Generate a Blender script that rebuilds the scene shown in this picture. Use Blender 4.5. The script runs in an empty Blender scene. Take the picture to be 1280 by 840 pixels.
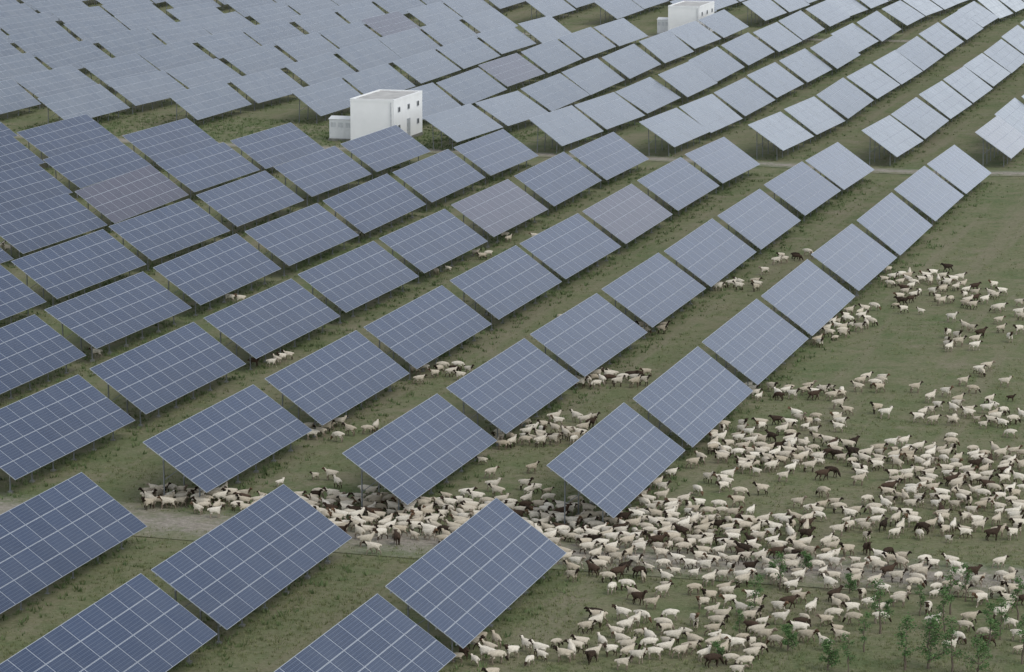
import bpy, math, random
import numpy as np
from mathutils import Vector, Matrix, noise

random.seed(11); np.random.seed(11)
scene = bpy.context.scene
col = scene.collection
scene.view_settings.view_transform = 'Standard'
scene.view_settings.look = 'None'
scene.view_settings.exposure = 0

# ------------------------------------------------------------------ camera
H = 38.0; F = 4063.0; PITCH = math.atan(725/4063.0)
sp, cp = math.sin(PITCH), math.cos(PITCH)
cam_d = bpy.data.cameras.new("camera"); cam = bpy.data.objects.new("camera", cam_d)
col.objects.link(cam); scene.camera = cam
cam.location = (0, 0, H); cam.rotation_euler = (math.pi/2-PITCH, 0, 0)
cam_d.sensor_width = 36; cam_d.lens = 36*F/1280.0
cam_d.clip_start = 1; cam_d.clip_end = 9000

AZ = math.atan2(1164.0, F*cp+725*sp)
sa, ca = math.sin(AZ), math.cos(AZ)
def W(n, a):            # site grid (across rows, along rows) -> world
    return (n*ca+a*sa, -n*sa+a*ca)
def site(x, y):
    return (x*ca-y*sa, x*sa+y*ca)
def gh(x, y):           # gentle terrain undulation, flat in the pasture
    n, a = site(x, y)
    t = min(1, max(0, (a-0.25*(n+60)-215)/130)); t = t*t*(3-2*t)
    if t <= 0: return 0.0
    return t*(1.5*noise.noise(Vector((x*.014, y*.010, 3.3)))+.4*noise.noise(Vector((x*.04, y*.03, 7.1))))
def proj(x, y, z):
    D = H-z; dep = y*cp+D*sp
    return (640+F*x/dep, 420-F*(y*sp-D*cp)/dep)
def survey(u, v):       # sight line -> ground position
    yv = 420-v; t = H/(F*sp-yv*cp)
    return ((u-640)*t, (F*cp+yv*sp)*t)

# ------------------------------------------------------------------ materials
def mat(name):
    m = bpy.data.materials.new(name); m.use_nodes = True
    nt = m.node_tree; return m, nt, nt.nodes["Principled BSDF"]
def N(nt, t, **kw):
    n = nt.nodes.new(t)
    for k, v in kw.items(): setattr(n, k, v)
    return n
def L(nt, a, b): nt.links.new(a, b)
def mix(nt, fac, a, b, mode='MIX'):
    m = N(nt, 'ShaderNodeMix', data_type='RGBA', blend_type=mode)
    for sock, val in ((m.inputs[0], fac), (m.inputs[6], a), (m.inputs[7], b)):
        if hasattr(val, 'is_linked'): L(nt, val, sock)
        elif isinstance(val, (int, float)): sock.default_value = val
        else: sock.default_value = (*val, 1)
    return m.outputs[2]
def ramp(nt, src, p0, p1, c0=(0,0,0), c1=(1,1,1)):
    r = N(nt, 'ShaderNodeValToRGB'); r.color_ramp.elements[0].position = p0; r.color_ramp.elements[1].position = p1
    r.color_ramp.elements[0].color = (*c0, 1); r.color_ramp.elements[1].color = (*c1, 1)
    L(nt, src, r.inputs[0]); return r.outputs[0]
def nz(nt, vec, scale, detail=4, rough=.6):
    n = N(nt, 'ShaderNodeTexNoise'); n.inputs['Scale'].default_value = scale
    n.inputs['Detail'].default_value = detail; n.inputs['Roughness'].default_value = rough
    if vec is not None: L(nt, vec, n.inputs['Vector'])
    return n.outputs['Fac']
def math_(nt, op, a, b=None):
    m = N(nt, 'ShaderNodeMath', operation=op)
    for i, v in enumerate((a, b)):
        if v is None: continue
        if hasattr(v, 'is_linked'): L(nt, v, m.inputs[i])
        else: m.inputs[i].default_value = v
    return m.outputs[0]
def bump(nt, bs, h, strength, dist):
    b = N(nt, 'ShaderNodeBump'); b.inputs['Strength'].default_value = strength; b.inputs['Distance'].default_value = dist
    L(nt, h, b.inputs['Height']); L(nt, b.outputs[0], bs.inputs['Normal'])

def simple(name, c, rough=.7, metal=0., var=.25, scale=3.0):
    m, nt, bs = mat(name)
    tc = N(nt, 'ShaderNodeTexCoord')
    f = nz(nt, tc.outputs['Object'], scale)
    d = tuple(x*(1-var) for x in c); l = tuple(min(1, x*(1+var)) for x in c)
    L(nt, mix(nt, ramp(nt, f, .3, .7), d, l), bs.inputs['Base Color'])
    bs.inputs['Roughness'].default_value = rough; bs.inputs['Metallic'].default_value = metal
    return m

def grass_nodes(nt, P):
    # mottled pasture: green swards, straw patches, bare brown worn spots
    big = ramp(nt, nz(nt, P, .035, 4, .65), .38, .58)
    mid = ramp(nt, nz(nt, P, .25, 5, .7), .38, .62)
    fine = nz(nt, P, 4.5, 4, .75)
    c1 = mix(nt, big, (.098,.138,.050), (.172,.178,.088))
    c2 = mix(nt, mid, c1, (.225,.198,.125))
    m2 = ramp(nt, nz(nt, P, .9, 4, .75), .45, .72)
    c2b = mix(nt, math_(nt, 'MULTIPLY', m2, .85), c2, (.082,.122,.042))
    bare = ramp(nt, nz(nt, P, .12, 6, .8), .545, .65)
    c2c = mix(nt, math_(nt, 'MULTIPLY', bare, .8), c2b, (.265,.22,.16))
    # worn lanes running along the rows (grid direction)
    sx = N(nt, 'ShaderNodeVectorRotate', rotation_type='Z_AXIS'); sx.inputs['Angle'].default_value = AZ
    L(nt, P, sx.inputs['Vector'])
    mp = N(nt, 'ShaderNodeMapping'); mp.inputs['Scale'].default_value = (.5, .018, 1); L(nt, sx.outputs[0], mp.inputs['Vector'])
    lane = ramp(nt, nz(nt, mp.outputs[0], 1., 4, .65), .52, .62)
    c2d = mix(nt, math_(nt, 'MULTIPLY', lane, .6), c2c, (.245,.205,.145))
    c3 = mix(nt, ramp(nt, fine, .35, .7), mix(nt, .35, c2d, (.050,.070,.026)), mix(nt, .3, c2d, (.28,.295,.165)))
    return c3, fine

m_ground, nt, bs = mat("grass_ground")
geo = N(nt, 'ShaderNodeNewGeometry')
c, fine = grass_nodes(nt, geo.outputs['Position'])
L(nt, c, bs.inputs['Base Color']); bs.inputs['Roughness'].default_value = .95
bs.inputs['Specular IOR Level'].default_value = .1
bump(nt, bs, fine, .6, .10)

m_road, nt, bs = mat("gravel_road")
geo = N(nt, 'ShaderNodeNewGeometry'); P = geo.outputs['Position']
g, fine = grass_nodes(nt, P)
gr = mix(nt, ramp(nt, nz(nt, P, 3.5, 6, .85), .38, .62), (.18,.155,.12), (.38,.34,.28))
uv = N(nt, 'ShaderNodeUVMap'); sx = N(nt, 'ShaderNodeSeparateXYZ'); L(nt, uv.outputs[0], sx.inputs[0])
edge = math_(nt, 'ABSOLUTE', math_(nt, 'SUBTRACT', sx.outputs[0], .5))
e2 = math_(nt, 'ADD', math_(nt, 'MULTIPLY', edge, 2.0), math_(nt, 'MULTIPLY', math_(nt, 'SUBTRACT', nz(nt, P, .7, 6, .9), .5), 3.4))
fac = ramp(nt, e2, .05, .8)
L(nt, mix(nt, fac, gr, g), bs.inputs['Base Color']); bs.inputs['Roughness'].default_value = .95
bump(nt, bs, fine, .6, .08)

def glass_mat(name, ca_, cb_, dust_haze=.08, r0=.12, ior=1.45):
    m, nt, bs = mat(name)
    geo = N(nt, 'ShaderNodeNewGeometry'); oi = N(nt, 'ShaderNodeObjectInfo')
    wn = N(nt, 'ShaderNodeTexWhiteNoise', noise_dimensions='2D')
    cx = N(nt, 'ShaderNodeCombineXYZ'); L(nt, geo.outputs['Random Per Island'], cx.inputs[0]); L(nt, oi.outputs['Random'], cx.inputs[1])
    L(nt, cx.outputs[0], wn.inputs['Vector'])
    f = math_(nt, 'ADD', math_(nt, 'MULTIPLY', wn.outputs['Value'], .6), math_(nt, 'MULTIPLY', oi.outputs['Random'], .4))
    base = mix(nt, f, ca_, cb_)
    uv = N(nt, 'ShaderNodeUVMap'); s = N(nt, 'ShaderNodeSeparateXYZ'); L(nt, uv.outputs[0], s.inputs[0])
    def line(o, n, w):
        fr = math_(nt, 'FRACT', math_(nt, 'MULTIPLY', o, n))
        d = math_(nt, 'ABSOLUTE', math_(nt, 'SUBTRACT', fr, .5))
        return math_(nt, 'GREATER_THAN', d, .5-w)
    ln = math_(nt, 'MAXIMUM', line(s.outputs[0], 10., .035), line(s.outputs[1], 6., .035))
    c = mix(nt, math_(nt, 'MULTIPLY', ln, .48), base, (.24,.29,.37))
    dust = ramp(nt, nz(nt, geo.outputs['Position'], .5, 4, .7), .4, .8)
    c = mix(nt, math_(nt, 'MULTIPLY', dust, dust_haze), c, (.24,.25,.25))  # dust film; stronger on the far glass as painted haze
    L(nt, c, bs.inputs['Base Color'])
    L(nt, math_(nt, 'ADD', math_(nt, 'MULTIPLY', dust, .10), r0), bs.inputs['Roughness'])
    bs.inputs['IOR'].default_value = ior
    return m
m_blue = glass_mat("solar_cell_blue", (.012,.029,.070), (.026,.048,.100), .08, .12, 1.42)
m_purp = glass_mat("solar_cell_purple", (.042,.042,.068), (.062,.058,.085))
m_pale = glass_mat("solar_cell_hazed_blue", (.085,.110,.145), (.130,.155,.185), .3, .18, 1.5)  # far tables: distance haze painted into the glass colour
m_alu = simple("aluminium_frame", (.44,.47,.51), .45, .2, .08)
m_steel = simple("galvanised_steel", (.22,.23,.23), .6, .3, .15)
m_conc = simple("concrete", (.20,.20,.17), .9)
m_back = simple("panel_backsheet", (.45,.45,.45), .7)

def wool(name, c1, c2, dirt=.3):
    m, nt, bs = mat(name)
    oi = N(nt, 'ShaderNodeObjectInfo'); geo = N(nt, 'ShaderNodeNewGeometry')
    f = math_(nt, 'FRACT', math_(nt, 'ADD', oi.outputs['Random'], geo.outputs['Random Per Island']))
    c = mix(nt, f, c1, c2)
    k = nz(nt, geo.outputs['Position'], 14, 3, .7)
    c = mix(nt, ramp(nt, k, .35, .6), mix(nt, dirt, c, (.14,.10,.065)), c)
    L(nt, c, bs.inputs['Base Color']); bs.inputs['Roughness'].default_value = 1
    bs.inputs['Specular IOR Level'].default_value = .05
    bump(nt, bs, k, .8, .03)
    return m
w_cream = wool("cream_wool", (.50,.43,.32), (.80,.735,.61), .22)
w_dark = wool("dark_brown_wool", (.022,.017,.014), (.075,.05,.036))
w_head = wool("dark_face_hair", (.012,.010,.009), (.045,.030,.022))
w_tanhead = wool("brown_face_hair", (.08,.045,.028), (.16,.10,.06))
w_leg = wool("tan_leg_hair", (.20,.155,.115), (.38,.32,.25))

# ------------------------------------------------------------------ mesh helpers
class MB:
    def __init__(s): s.v=[]; s.f=[]; s.m=[]; s.uv=[]
    def quad(s, pts, mi=0, uv=None):
        b=len(s.v); s.v += [tuple(p) for p in pts]; s.f.append(tuple(range(b,b+len(pts)))); s.m.append(mi)
        s.uv.append(uv or [(0,0)]*len(pts))
    def beam(s, p, q, w, h, up=(0,0,1), mi=0):
        p=Vector(p); q=Vector(q); d=(q-p).normalized(); up=Vector(up)
        if abs(d.dot(up))>.95: up=Vector((1,0,0))
        x=d.cross(up).normalized()*w/2; y=x.cross(d).normalized()*h/2
        A=[p-x-y,p+x-y,p+x+y,p-x+y]; B=[t+(q-p) for t in A]
        b=len(s.v); s.v += [tuple(t) for t in A+B]
        for f in ((3,2,1,0),(4,5,6,7),(0,1,5,4),(1,2,6,5),(2,3,7,6),(3,0,4,7)):
            s.f.append(tuple(b+i for i in f)); s.m.append(mi); s.uv.append([(0,0)]*4)
    def box(s, x0,x1,y0,y1,z0,z1,mi=0):
        b=len(s.v); s.v += [(x,y,z) for z in (z0,z1) for y in (y0,y1) for x in (x0,x1)]
        for f in ((0,2,3,1),(4,5,7,6),(0,1,5,4),(2,6,7,3),(0,4,6,2),(1,3,7,5)):
            s.f.append(tuple(b+i for i in f)); s.m.append(mi); s.uv.append([(0,0)]*4)
    def mesh(s, name, mats):
        me=bpy.data.meshes.new(name); me.from_pydata(s.v,[],s.f)
        for m in mats: me.materials.append(m)
        me.polygons.foreach_set('material_index', s.m)
        u=me.uv_layers.new(name="UVMap"); u.data.foreach_set('uv', [c for f in s.uv for p in f for c in p])
        me.update(); return me
def add(name, me, parent=None, loc=None, rot=None, **props):
    o=bpy.data.objects.new(name, me); col.objects.link(o)
    if parent: o.parent=parent
    if loc: o.location=loc
    if rot is not None: o.rotation_euler=(0,0,rot)
    for k,v in props.items(): o[k]=v
    return o

# ------------------------------------------------------------------ ground + roads
xs=[-6000,-2500,-1000,-500]+list(range(-320,321,5))+[500,1000,2500,6000]
ys=[-6000,-1500,-300,0]+list(range(60,761,5))+[1000,1800,3500,7000]
gv=[(x,y,gh(x,y)) for y in ys for x in xs]; nx=len(xs)
gf=[(j*nx+i,j*nx+i+1,(j+1)*nx+i+1,(j+1)*nx+i) for j in range(len(ys)-1) for i in range(nx-1)]
me=bpy.data.meshes.new("ground"); me.from_pydata(gv,[],gf); me.materials.append(m_ground)
me.polygons.foreach_set('use_smooth',[True]*len(gf)); me.update()
add("ground", me, kind="structure")
def gz(x,y):            # height on the ground mesh (bilinear on its 5 m grid)
    if abs(x)>320 or y<60 or y>760: return gh(x,y)
    x0=math.floor(x/5)*5; y0=math.floor(y/5)*5; fx=(x-x0)/5; fy=(y-y0)/5
    return (gh(x0,y0)*(1-fx)+gh(x0+5,y0)*fx)*(1-fy)+(gh(x0,y0+5)*(1-fx)+gh(x0+5,y0+5)*fx)*fy
def road(a_mid, width, n0, n1):
    b=MB(); k=180; seg=4
    for i in range(k):
        t0=n0+(n1-n0)*i/k; t1=n0+(n1-n0)*(i+1)/k
        f=lambda t: a_mid+1.0*math.sin(t*.05)
        for s_ in range(seg):
            w0=-width/2+width*s_/seg; w1=w0+width/seg
            Ps=[W(t0,f(t0)+w0),W(t1,f(t1)+w0),W(t1,f(t1)+w1),W(t0,f(t0)+w1)]
            b.quad([(*p,gz(*p)+.03) for p in Ps],0,[(s_/seg,0),(s_/seg,1),((s_+1)/seg,1),((s_+1)/seg,0)])
    add("road", b.mesh("road",[m_road]), kind="structure")
road(149.0, 6.6, -120, 60); road(303.6-1.5, 4.5, -190, 20); road(436.5, 4.0, -260, -60)

# ------------------------------------------------------------------ solar tables
T = math.atan2(2.45, 3.46); SL = math.hypot(2.45, 3.46); ZT=3.40; XT=-1.73
ds=Vector((math.cos(T),0,-math.sin(T))); nn=Vector((math.sin(T),0,math.cos(T)))
def pt(s_, y, h): return Vector((XT,0,ZT))+ds*s_+nn*h+Vector((0,y,0))
def array_mesh(Lg, glass, name):
    b=MB(); nc=10; nr=4; py=Lg/nc; ps=SL/nr; g_=.006; fw=.017
    for i in range(nc):
        for j in range(nr):
            y0=-Lg/2+i*py+g_; y1=y0+py-2*g_; s0=j*ps+g_; s1=s0+ps-2*g_
            o=[(s0,y0),(s1,y0),(s1,y1),(s0,y1)]
            q=[(s0+fw,y0+fw),(s1-fw,y0+fw),(s1-fw,y1-fw),(s0+fw,y1-fw)]
            base=len(b.v)
            b.v += [tuple(pt(*p,0.0)) for p in o]+[tuple(pt(*p,.04)) for p in o]+[tuple(pt(*p,.036)) for p in q]
            for t in range(4):
                u=(t+1)%4
                b.f.append((base+t,base+u,base+4+u,base+4+t)); b.m.append(1); b.uv.append([(0,0)]*4)
                b.f.append((base+4+t,base+4+u,base+8+u,base+8+t)); b.m.append(1); b.uv.append([(0,0)]*4)
            b.f.append((base+3,base+2,base+1,base)); b.m.append(2); b.uv.append([(0,0)]*4)
            b.f.append((base+8,base+9,base+10,base+11)); b.m.append(0); b.uv.append([(0,0),(0,1),(1,1),(1,0)])
    return b.mesh(name,[glass,m_alu,m_back])
NS=6
def supports_y(Lg): return [-Lg/2+1.2+(Lg-2.4)*i/(NS-1) for i in range(NS)]
SF, SR = 3.35, .95
def frame_mesh(Lg, legs=False):
    b=MB()
    for s_ in (.35,1.4,2.8,3.9): b.beam(pt(s_,-Lg/2-.02,-.045), pt(s_,Lg/2+.02,-.045), .06,.07)
    for y in supports_y(Lg):
        b.beam(pt(.15,y,-.14), pt(SL-.15,y,-.14), .06,.11, up=nn)
        a=pt(SR,y,-.2); c=pt(2.2,y,-.2)
        b.beam((a.x,y+.035,a.z*.45),(c.x,y+.035,c.z),.04,.04)
        if legs:
            for s_ in (SF,SR):
                q=pt(s_,y,-.2); b.beam((q.x,y,-.35),(q.x,y,q.z),.07,.07)
    return b.mesh("support_frame",[m_steel])
def leg_mesh(s_):
    q=pt(s_,0,-.2); b=MB(); b.beam((0,0,.06),(0,0,q.z),.075,.06,up=(1,0,0))
    b.box(-.12,.12,-.12,.12,-.3,.06,1); b.box(-.08,.08,-.08,.08,.06,.075,0)
    return b.mesh("leg",[m_steel,m_conc]), q.x
legF,xF=leg_mesh(SF); legR,xR=leg_mesh(SR)
meshes={}
for Lg in (16.3,17.2):
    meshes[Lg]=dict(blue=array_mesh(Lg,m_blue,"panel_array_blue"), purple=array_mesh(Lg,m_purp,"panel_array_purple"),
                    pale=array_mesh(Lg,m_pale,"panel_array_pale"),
                    fr=frame_mesh(Lg), frl=frame_mesh(Lg,True))
polys=[]; tabs=[]
purple_spots=[(640,252),(795,262),(185,235),(640,100),(375,110)]
LB=dict(blue="blue solar panel table on steel legs over grass",purple="purplish grey solar panel table on steel legs over grass",
        pale="pale haze-tinted blue solar panel table on steel legs over grass")
def table(n_top,a0,Lg,near,far=False):
    nc=n_top+1.73; ac=a0+Lg/2
    cs=[]
    for (dn,z) in ((0,ZT),(3.46,.95)):
        for da in (0,Lg):
            x,y=W(n_top+dn,a0+da); cs.append(proj(x,y,z+gz(x,y)))
    us=[c[0] for c in cs]; vs=[c[1] for c in cs]
    if max(us)<-60 or min(us)>1340 or max(vs)<-30 or min(vs)>880: return
    polys.append((cs[0],cs[1],cs[3],cs[2]))
    cu,cv=sum(us)/4,sum(vs)/4
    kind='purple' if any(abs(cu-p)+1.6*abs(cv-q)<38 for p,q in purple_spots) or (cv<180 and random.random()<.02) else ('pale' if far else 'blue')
    x,y=W(nc,ac); R=meshes[Lg]
    xa,ya=W(nc,ac-6); xb,yb=W(nc,ac+6); slope=math.atan2(gz(xb,yb)-gz(xa,ya),12)
    z=(gz(xa,ya)+gz(xb,yb)+gz(x,y))/3
    e=add("solar_panel_table",None,loc=(x,y,z+random.uniform(-.04,.06)),label=LB[kind],
          category="solar panels", group="solar panel tables in rows")
    e.rotation_euler=(slope+random.gauss(0,.003),random.gauss(0,.010 if not far else .022),-AZ+random.gauss(0,.003)); e.empty_display_size=.5
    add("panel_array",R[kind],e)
    add("support_frame",R['fr' if near else 'frl'],e)
    if near:
        for yy in supports_y(Lg):
            add("leg",legF,e,loc=(xF,yy,0)); add("leg",legR,e,loc=(xR,yy,0))
    tabs.append((nc,ac,Lg))
for k in range(19):
    n=-41.1-10.62*k
    for a0 in (90.6,108.8,127.0): table(n-.35,a0,17.2,True)
    for j in range(8): table(n,151.7+17.9*j+random.uniform(-.3,.3),16.3,j<6)
    nf=lambda: n+random.uniform(-.3,.3)
    if k<=5: s,c_=305.5-0.6*k,7
    elif k<=7: s,c_=322.5,6
    elif k<=8: s,c_=315,7
    elif k<=10: s,c_=306,7
    else: s,c_=297+random.uniform(0,3),8
    e=s; pf=17.6
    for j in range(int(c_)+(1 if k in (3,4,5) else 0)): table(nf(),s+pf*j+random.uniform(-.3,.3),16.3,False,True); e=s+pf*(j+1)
    s2 = e+2 if k<=4 else (453 if k in (5,6,7,8) else e+random.choice((0,1,4)))
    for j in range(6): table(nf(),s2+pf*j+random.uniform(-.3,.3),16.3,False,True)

# ------------------------------------------------------------------ inverter buildings
m_white=simple("white_render_wall",(.84,.84,.82),.85,0,.04,.7)
m_roof=simple("weathered_roof_felt",(.44,.43,.40),.9,0,.2,1.0)
m_frame=simple("window_frame_grey",(.50,.51,.52),.6)
m_pane=simple("window_glass_dark",(.10,.11,.12),.2)
m_door=simple("grey_steel_door",(.42,.44,.45),.5)
m_cab=simple("pale_grey_cabinet_paint",(.68,.69,.68),.5,0,.06)
def building(n0,a0,wn,la,h,label):
    x,y=W(n0,a0)
    e=add("inverter_building",None,loc=(x,y,gz(x,y)),rot=-AZ,label=label,category="building",group="inverter buildings")
    b=MB(); b.box(-wn,0,0,la,-.8,h); b.box(-wn-.05,.05,-.05,la+.05,-.8,.2,1)
    add("wall",b.mesh("wall",[m_white,m_conc]),e)
    b=MB(); t=.15; b.box(-wn-.02,.02,-.02,la+.02,h,h+.1,1)
    z0,z1=h+.1,h+.24
    b.box(-wn-.02,.02,-.02,-.02+t,z0,z1,1); b.box(-wn-.02,.02,la+.02-t,la+.02,z0,z1,1)
    b.box(-wn-.02,-wn-.02+t,-.02+t,la+.02-t,z0,z1,1); b.box(.02-t,.02,-.02+t,la+.02-t,z0,z1,1)
    b.box(-wn-.02+t,.02-t,-.02+t,la+.02-t,z0,z0+.03,0)
    add("roof",b.mesh("roof",[m_roof,m_white]),e)
    wmb=MB(); wmb.box(.003,.05,-.36,.36,-.28,.28,0)
    wm=wmb.mesh("frame",[m_frame]); pb=MB(); pb.box(.052,.06,-.30,-.02,-.22,.22); pb.box(.052,.06,.02,.30,-.22,.22); pm=pb.mesh("pane",[m_pane])
    for zz in (h-.9,1.5):
        for i in range(3):
            yy=la*(i+.5)/3
            if zz<2 and i==1:
                d=MB(); d.box(.003,.06,yy-.5,yy+.5,.25,2.1); d.box(.062,.07,yy-.02,yy+.02,.3,2.05,1)
                add("door",d.mesh("door",[m_door,m_frame]),e); continue
            w_=add("window",wm,e,loc=(0,yy,zz)); add("window_pane",pm,w_)
    d=MB()
    d.beam((-.3,-.06,.2),(-.3,-.06,h-.05),.07,.07); add("downpipe",d.mesh("downpipe",[m_frame]),e)
    return e
building(-99.3,308.6,4.6,9.5,4.2,"white two-level flat-roofed utility building beside a gravel road")
building(-96.3,436.0,4.4,9.5,4.1,"white flat-roofed utility building among solar panel rows")
def cabinet(n0,a0,sc):
    x,y=W(n0,a0); e=add("transformer_cabinet",None,loc=(x,y,gz(x,y)),rot=-AZ,label="pale grey metal transformer cabinet beside a white building",category="electrical cabinet",group="transformer cabinets")
    e.scale=(sc,1,1)
    b=MB(); b.box(-1.4,1.4,-1,1,.25,2.2,0); b.box(-1.5,1.5,-1.1,1.1,-.6,.25,1); add("cabinet_body",b.mesh("cabinet_body",[m_cab,m_conc]),e)
    b=MB(); b.quad([(-1.5,-1.1,2.2),(1.5,-1.1,2.2),(1.5,0,2.45),(-1.5,0,2.45)]); b.quad([(-1.5,0,2.45),(1.5,0,2.45),(1.5,1.1,2.2),(-1.5,1.1,2.2)])
    b.quad([(-1.5,-1.1,2.2),(-1.5,0,2.45),(-1.5,1.1,2.2)]); b.quad([(1.5,-1.1,2.2),(1.5,1.1,2.2),(1.5,0,2.45)]); add("roof",b.mesh("roof",[m_cab]),e)
    for xx in (-.9,0,.9):
        b=MB(); b.box(xx-.4,xx+.4,-1.03,-1.003,.4,2.05); 
        for q in range(5): b.box(xx-.3,xx+.3,-1.05,-1.032,1.4+q*.1,1.45+q*.1,1)
        add("door",b.mesh("door",[m_cab,m_door]),e)
cabinet(-105.4,311,.88); cabinet(-102.1,440,.6)

# ------------------------------------------------------------------ sheep
def skin_body(pose):
    V=[];E=[];R=[]
    def v(p,r,par=None):
        V.append(p); R.append(r if isinstance(r,tuple) else (r,r)); i=len(V)-1
        if par is not None: E.append((par,i))
        return i
    pel=v((-.29,0,.57),(.165,.165)); mid=v((-.06,0,.55),(.19,.185),pel); ch=v((.17,0,.56),(.155,.175),mid)
    if pose=='graze':
        n1=v((.31,0,.51),.105,ch); n2=v((.40,0,.37),.072,n1); po=v((.46,0,.25),.064,n2); mu=v((.51,0,.15),.046,po); no=v((.54,0,.08),.033,mu)
    elif pose=='turn':
        n1=v((.29,.02,.64),.105,ch); n2=v((.36,.07,.74),.078,n1); po=v((.40,.13,.81),.065,n2); mu=v((.43,.21,.76),.048,po); no=v((.44,.27,.72),.033,mu)
    elif pose=='walk':
        n1=v((.30,0,.62),.105,ch); n2=v((.40,0,.69),.078,n1); po=v((.47,0,.74),.065,n2); mu=v((.55,0,.69),.048,po); no=v((.61,0,.65),.033,mu)
    else:
        n1=v((.29,0,.64),.105,ch); n2=v((.37,0,.75),.078,n1); po=v((.43,0,.83),.065,n2); mu=v((.51,0,.79),.048,po); no=v((.57,0,.75),.033,mu)
    P=Vector(V[po]); M=Vector(V[mu]); d=(M-P).normalized(); side=d.cross(Vector((0,0,1))); side.normalize()
    for sg in (-1,1):
        e1=P+side*sg*.08-d*.02+Vector((0,0,.01)); e2=P+side*sg*.155-d*.02-Vector((0,0,.02))
        i=v(tuple(e1),.028,po); v(tuple(e2),.015,i)
    t=v((-.45,0,.57),.055,pel); v((-.49,0,.45),.037,t)
    st=.11 if pose=='walk' else .02
    for sg in (-1,1):
        dx=st*sg
        a=v((.18+dx*.3,sg*.10,.41),.070,ch); b=v((.195+dx*.9,sg*.095,.25),.036,a); c=v((.18+dx*1.3-(.03 if dx<0 else 0),sg*.095,.08),.026,b); v((.205+dx*1.4,sg*.095,.02),.030,c)
        dx=-dx
        a=v((-.27+dx*.3,sg*.105,.44),.087,pel); b=v((-.22+dx*.7,sg*.11,.35),.058,a); c=v((-.34+dx*.9,sg*.095,.22),.036,b); f=v((-.325+dx*1.3,sg*.095,.08),.026,c); v((-.30+dx*1.4,sg*.095,.02),.030,f)
    me=bpy.data.meshes.new("tmp"); me.from_pydata(V,E,[])
    o=bpy.data.objects.new("tmp",me); col.objects.link(o)
    o.modifiers.new("s",'SKIN'); sv=me.skin_vertices[0].data
    for i,r in enumerate(R): sv[i].radius=r
    sv[0].use_root=True
    ss=o.modifiers.new("u",'SUBSURF'); ss.levels=1; ss.render_levels=1
    bpy.context.view_layer.update()
    dg=bpy.context.evaluated_depsgraph_get()
    out=bpy.data.meshes.new_from_object(o.evaluated_get(dg))
    bpy.data.objects.remove(o)
    for vv in out.vertices:
        p=vv.co; 
        if p.z>.32 and p.x<.33:
            vv.co = p+vv.normal*(noise.noise(p*10)*.032)
    out.materials.clear()
    mi=[]
    for f in out.polygons:
        c=f.center; f.use_smooth=True
        neck=(c-Vector(V[n2])).dot(d.lerp(Vector(V[n2])-Vector(V[n1]),.5))
        if c.x>.28 and (neck>-.012) and (c-P).length<.32: k=1
        elif c.z<.31 and c.x<.34 : k=2
        else: k=0
        mi.append(k)
    return out,mi
looks=[("cream woolled sheep with dark head",(w_cream,w_head,w_leg),.45),
       ("cream woolled sheep with dark head, dark legs",(w_cream,w_head,w_dark),.20),
       ("cream woolled sheep with brown head",(w_cream,w_tanhead,w_leg),.17),
       ("pale woolled sheep with pale head",(w_cream,w_leg,w_leg),.09),
       ("dark brown sheep",(w_dark,w_head,w_head),.09)]
poses=[('stand',.3,"standing"),('walk',.38,"walking"),('graze',.2,"grazing"),('turn',.12,"turning")]
SM={}
for po,_,_ in poses:
    base,mi=skin_body(po)
    for li,(lb,ms,_) in enumerate(looks):
        me=base.copy(); me.name="sheep_"+po
        for m in ms: me.materials.append(m)
        me.polygons.foreach_set('material_index',mi); SM[(po,li)]=me
# (u0,v0,u1,v1,half thickness,count,min spacing)
bands=[(185,626,430,642,9,62,.52),(390,648,840,670,24,235,.56),(800,656,1000,684,22,105,.6),(1000,648,1280,664,15,58,.75),
 (980,698,1280,745,22,66,.75),(700,712,1000,722,15,40,.8),(860,762,1120,768,18,28,.9),(570,822,960,815,12,52,.68),(730,785,1060,800,15,32,.85),
 (865,566,1280,592,20,160,.62),(900,545,1060,532,8,20,.85),(1150,518,1280,530,16,28,.8),(1110,618,1280,632,16,42,.75),(930,495,1050,495,6,20,.75),
 (1070,487,1110,478,5,7,.8),(1110,365,1250,378,17,48,.75),(1180,430,1280,405,11,16,.9),(1020,425,1090,398,11,24,.8),(1120,352,1200,356,7,10,.8),
 (1222,470,1236,466,3,3,.8),(620,553,725,550,8,28,.6),(520,469,590,467,5,11,.75),(725,480,810,478,7,18,.7),(390,545,430,540,6,8,.8),
 (700,528,745,533,5,6,.8),(812,415,840,416,3,4,.8),(900,362,950,358,3,8,.8),(950,330,1020,322,4,7,.8),(900,610,915,600,5,3,.8),
 (1160,800,1280,790,18,10,1.2),(1040,520,1280,490,20,8,1.5)]
singles=[(487,272),(516,264),(445,298),(394,316),(595,321),(630,299),(270,297),(346,456),(318,459),(287,378),(10,316),(2,313),(185,626),
 (460,543),(648,497),(955,344),(1252,370),(1275,384),(1262,428),(30,425),(575,299),(500,272),(420,312),(720,633),(840,598),(668,300),
 (434,305),(258,299),(180,362),(300,380),(352,453),(610,322),(452,296),(508,267),(280,376),(340,459),(400,313),(480,275),(602,325),(636,303),(250,303),(454,544),(655,495),
 (120,447),(205,372),(560,340),(545,344),(700,402),(715,399),(495,270),(470,540),(360,450)]
def inpoly(p,poly):
    s=0
    for i in range(4):
        a=poly[i]; b=poly[(i+1)%4]; c=(b[0]-a[0])*(p[1]-a[1])-(b[1]-a[1])*(p[0]-a[0])
        if s==0: s=1 if c>0 else -1
        elif (c>0)!=(s>0): return False
    return True
cells={}; flock=[]
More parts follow.
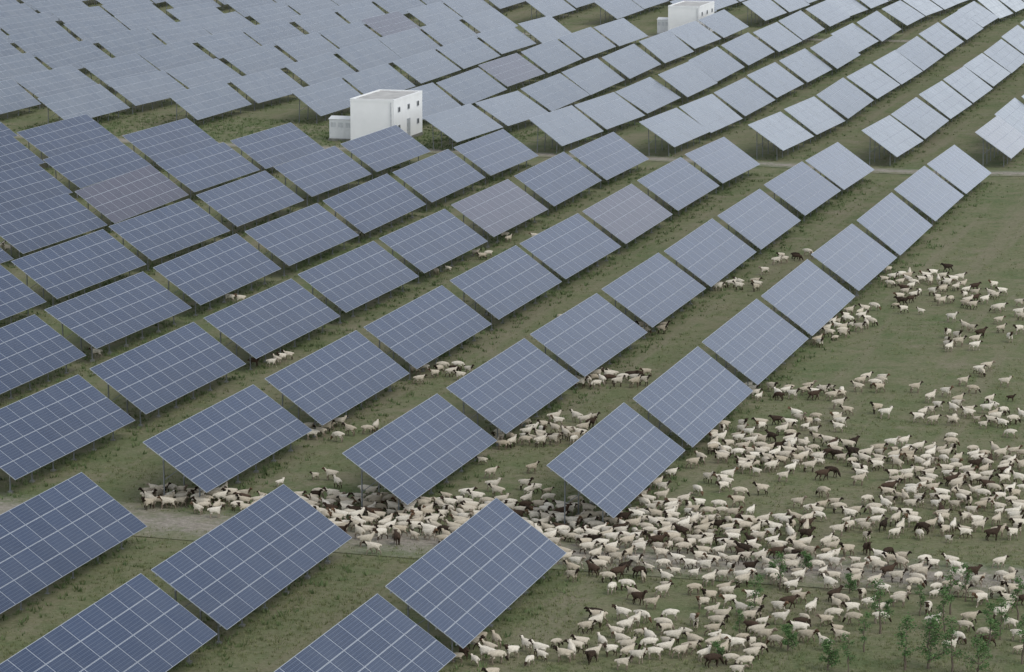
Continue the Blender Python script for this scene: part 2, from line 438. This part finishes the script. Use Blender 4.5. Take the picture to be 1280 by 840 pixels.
def try_add(x,y,dmin):
    kx,ky=int(x//1.6),int(y//1.6)
    for i in (-1,0,1):
        for j in (-1,0,1):
            for q in cells.get((kx+i,ky+j),()):
                if ((q[0]-x)*.8)**2+((q[1]-y)*1.15)**2<dmin*dmin: return False
    u,v=proj(x,y,.45)
    if any(inpoly((u,v),P) for P in polys): return False
    if u<-15 or u>1300 or v>860: return False
    cells.setdefault((kx,ky),[]).append((x,y)); flock.append((x,y)); return True
for (x0,y0,x1,y1,h,c,dm) in bands:
    got=0; tr=0
    while got<c and tr<c*16:
        tr+=1; t=random.random(); u=x0+(x1-x0)*t+random.gauss(0,5); v=y0+(y1-y0)*t+(random.uniform(-h,h) if random.random()<.87 else random.gauss(0,h*1.1))
        if noise.noise(Vector((u*.022,v*.045,5)))<-.2 and h>11 and u>850 and v>500 and random.random()<.75: continue
        if try_add(*survey(u,v),dm): got+=1
for (u,v) in singles: try_add(*survey(u,v),.4)
flock.sort(key=lambda p:p[1])
rest=[]
for i,(x,y) in enumerate(flock):
    li=random.choices(range(len(looks)),[l[2] for l in looks])[0]
    pi=random.choices(range(len(poses)),[p[1] for p in poses])[0]
    u,v=proj(x,y,0)
    hd = (0 if random.random()<(.62 if u>700 else .4) else math.pi)+random.gauss(0,.6)
    sc=random.uniform(.76,.92)*(.74 if random.random()<.1 else 1)
    me=SM[(poses[pi][0],li)]
    if i<295:
        o=add("sheep",me,loc=(x,y,gz(x,y)),rot=hd,label=f"{looks[li][0]} {poses[pi][2]} on grass",category="sheep",group="flock of grazing sheep")
        o.scale=(sc,sc*random.uniform(.92,1.08),sc)
    else: rest.append((me,x,y,hd,sc))
if rest:
    allm=[w_cream,w_head,w_leg,w_dark,w_tanhead]
    vs=[];fs=[];ms=[];off=0; cache={}
    for me,x,y,hd,sc in rest:
        if me.name not in cache:
            co=np.empty(len(me.vertices)*3); me.vertices.foreach_get('co',co)
            cache[me.name]=(co.reshape(-1,3),[tuple(p.vertices) for p in me.polygons],[allm.index(me.materials[p.material_index]) for p in me.polygons])
        co,fl,mi=cache[me.name]; c,s=math.cos(hd),math.sin(hd)
        q=co*sc; vs.append(np.stack([q[:,0]*c-q[:,1]*s+x,q[:,0]*s+q[:,1]*c+y,q[:,2]+gz(x,y)],1))
        fs+= [tuple(i+off for i in f) for f in fl]; ms+=mi; off+=len(co)
    me=bpy.data.meshes.new("sheep_flock"); me.from_pydata(np.concatenate(vs).tolist(),[],fs)
    for m in allm: me.materials.append(m)
    me.polygons.foreach_set('material_index',ms); me.polygons.foreach_set('use_smooth',[True]*len(fs)); me.update()
    add("sheep_flock",me,kind="stuff",label="distant cream woolled sheep with dark heads on grass",category="sheep")
print("SHEEP",len(flock),"TABLES",len(tabs))

# ------------------------------------------------------------------ tufts
def foliage_mat(name,c1,c2):
    m,nt,bs=mat(name); geo=N(nt,'ShaderNodeNewGeometry')
    f=math_(nt,'ADD',math_(nt,'MULTIPLY',geo.outputs['Random Per Island'],.6),math_(nt,'MULTIPLY',nz(nt,geo.outputs['Position'],.5,3),.5))
    L(nt,mix(nt,f,c1,c2),bs.inputs['Base Color']); bs.inputs['Roughness'].default_value=.8; bs.inputs['Specular IOR Level'].default_value=.15
    return m
m_tuft=foliage_mat("grass_blades",(.085,.125,.040),(.27,.27,.14))
m_weed=foliage_mat("weed_leaves",(.070,.115,.045),(.175,.215,.095))
def blades(name,pts,hs,m,nb=5,spread=.12,wd=.35,label=""):
    zs=np.repeat(np.array([gz(*p) for p in pts]),nb)
    pts=np.repeat(np.array(pts),nb,0); hs=np.repeat(np.array(hs),nb)
    k=len(pts); ang=np.random.rand(k)*2*np.pi; rr=np.random.rand(k)*spread
    bx=pts[:,0]+np.cos(ang)*rr; by=pts[:,1]+np.sin(ang)*rr
    h=hs*(.6+.6*np.random.rand(k)); w=h*wd*.5; a2=np.random.rand(k)*np.pi
    lx=np.cos(ang)*h*.5; ly=np.sin(ang)*h*.5
    V=np.zeros((k,3,3)); V[:,0]=np.stack([bx-np.cos(a2)*w,by-np.sin(a2)*w,zs-.01],1)
    V[:,1]=np.stack([bx+np.cos(a2)*w,by+np.sin(a2)*w,zs-.01],1); V[:,2]=np.stack([bx+lx,by+ly,h+zs],1)
    me=bpy.data.meshes.new(name); me.vertices.add(k*3); me.vertices.foreach_set('co',V.ravel())
    me.loops.add(k*3); me.loops.foreach_set('vertex_index',np.arange(k*3)); me.polygons.add(k)
    me.polygons.foreach_set('loop_start',np.arange(k)*3); me.update(calc_edges=True); me.materials.append(m)
    add(name,me,kind="stuff",label=label,category="grass")
pts=[];hs=[]
while len(pts)<42000:
    v=random.uniform(-10,870)**1.0; 
    if random.random()>(.25+.75*max(v,0)/870): continue
    u=random.uniform(-40,1320); x,y=survey(u,v)
    if noise.noise(Vector((x*.15,y*.15,0)))+random.gauss(0,.25)<-.05: continue
    n,a=site(x,y)
    if abs(a-149.2)<1.6 or abs(a-302.1)<1.3: continue
    pts.append((x,y)); hs.append(random.uniform(.05,.15))
blades("grass",pts,hs,m_tuft,label="short green and straw coloured grass tufts")
pts=[];hs=[]
for (n,a,Lg) in tabs:
    cnt=120 if a<300 else 40
    for i in range(cnt):
        x,y=W(n+random.gauss(.9,1.1),a+random.uniform(-Lg/2-.6,Lg/2+.6)); pts.append((x,y)); hs.append(random.uniform(.10,.26))
for i in range(3000):
    k=random.random(); n=random.uniform(-140,-88); a=random.uniform(304,326)
    pts.append(W(n,a)); hs.append(random.uniform(.08,.25))
blades("weeds",pts,hs,m_weed,nb=6,spread=.2,wd=.5,label="dark green weeds growing below the panels")

# ------------------------------------------------------------------ saplings
m_bark=simple("sapling_bark",(.14,.11,.08),.9)
m_leaf=foliage_mat("sapling_leaves",(.045,.105,.035),(.13,.21,.075))
def sapling(seed,h,bushy):
    r=random.Random(seed); V=[];E=[];R=[]
    def v(p,rad,par=None):
        V.append(p);R.append((rad,rad)); i=len(V)-1
        if par is not None:E.append((par,i))
        return i
    prev=v((0,0,-.05),.035); tips=[]; k=6
    for i in range(1,k+1):
        z=h*i/k; p=(r.uniform(-.05,.05)*i*.5,r.uniform(-.05,.05)*i*.5,z*.93); prev=v(p,.035*(1-i/(k+1)),prev)
        if i>=(1 if bushy else 2):
            for q in range(3 if bushy else 2):
                a=r.uniform(0,6.28); l=h*(.34 if bushy else .19)*(1.15-i/k*.75)
                mid=(p[0]+math.cos(a)*l*.5,p[1]+math.sin(a)*l*.5,p[2]+l*.35); e=(p[0]+math.cos(a)*l,p[1]+math.sin(a)*l,p[2]+l*.6)
                j=v(mid,.012,prev); v(e,.007,j); tips+=[mid,e]
    tips.append(V[prev])
    me=bpy.data.meshes.new("t"); me.from_pydata(V,E,[]); o=bpy.data.objects.new("t",me); col.objects.link(o)
    o.modifiers.new("s",'SKIN')
    for i,x in enumerate(R): me.skin_vertices[0].data[i].radius=x
    me.skin_vertices[0].data[0].use_root=True
    bpy.context.view_layer.update(); tm=bpy.data.meshes.new_from_object(o.evaluated_get(bpy.context.evaluated_depsgraph_get())); bpy.data.objects.remove(o)
    tm.materials.clear(); tm.materials.append(m_bark); tm.name="trunk"
    b=MB()
    for t in tips:
        for q in range(22 if bushy else 20):
            c=Vector(t)+Vector((r.gauss(0,1),r.gauss(0,1),r.gauss(0,.9)))*(.11 if bushy else .085)*h/2
            a=Vector((r.gauss(0,1),r.gauss(0,1),r.gauss(0,.5))).normalized()*.055; d=a.cross(Vector((r.gauss(0,1),r.gauss(0,1),r.gauss(0,1)))).normalized()*.027
            b.quad([c-a,c+d,c+a,c-d])
    return tm,b.mesh("crown",[m_leaf])
kinds=[sapling(1,2.1,False),sapling(2,1.9,False),sapling(3,1.8,True),sapling(4,1.2,True)]
for (u,v,k,s) in [(943,775,0,.95),(975,738,1,.9),(1008,716,3,.8),(1062,742,3,.7),(1100,792,0,1.1),(1131,838,1,1.2),(1160,836,2,1.2),(1188,768,0,1.),
   (1207,752,1,.9),(1236,815,1,1.1),(1250,800,0,.9),(1272,775,1,1.),(1222,845,2,.9),(985,815,3,.9),(1035,838,3,1.0),(897,828,3,.7),(1190,842,0,1.1),
   (1060,842,0,.8),(965,722,3,.6),(1180,790,1,1.),(1278,830,1,1.1),(1110,770,3,.6),(925,800,1,.7),(1080,815,0,.8),(1150,770,1,.7)]:
    x,y=survey(u,v); tm,cm=kinds[k]
    e=add("bush" if k>=2 else "sapling_tree",None,loc=(x,y,0),rot=random.uniform(0,6),
      label=("low leafy green bush among the sheep" if k>=2 else "slender young tree with sparse green leaves in grass"),category=("bush" if k>=2 else "tree"),
      group=("bushes in the pasture" if k>=2 else "saplings in the pasture"))
    e.scale=(s,s,s); add("trunk",tm,e); add("crown",cm,e)

# ------------------------------------------------------------------ light
w=bpy.data.worlds.new("World"); scene.world=w; w.use_nodes=True; nt=w.node_tree
bg=nt.nodes['Background']; sky=N(nt,'ShaderNodeTexSky'); sky.sky_type='NISHITA'; sky.sun_disc=False
EL=math.radians(50); ROT=math.radians(130)
sky.sun_elevation=EL; sky.sun_rotation=ROT; sky.dust_density=3; sky.air_density=1.2; sky.altitude=3000
hs_=N(nt,'ShaderNodeHueSaturation'); hs_.inputs['Saturation'].default_value=.30; hs_.inputs['Value'].default_value=1.55
L(nt,sky.outputs[0],hs_.inputs['Color']); L(nt,hs_.outputs[0],bg.inputs[0]); bg.inputs[1].default_value=.15
sd=bpy.data.lights.new("sun",'SUN'); sd.energy=1.1; sd.angle=math.radians(30); sd.color=(1,.97,.92)
so=bpy.data.objects.new("sun",sd); col.objects.link(so)
dirv=Vector((math.sin(ROT)*math.cos(EL),math.cos(ROT)*math.cos(EL),math.sin(EL)))
so.rotation_euler=dirv.to_track_quat('Z','Y').to_euler()
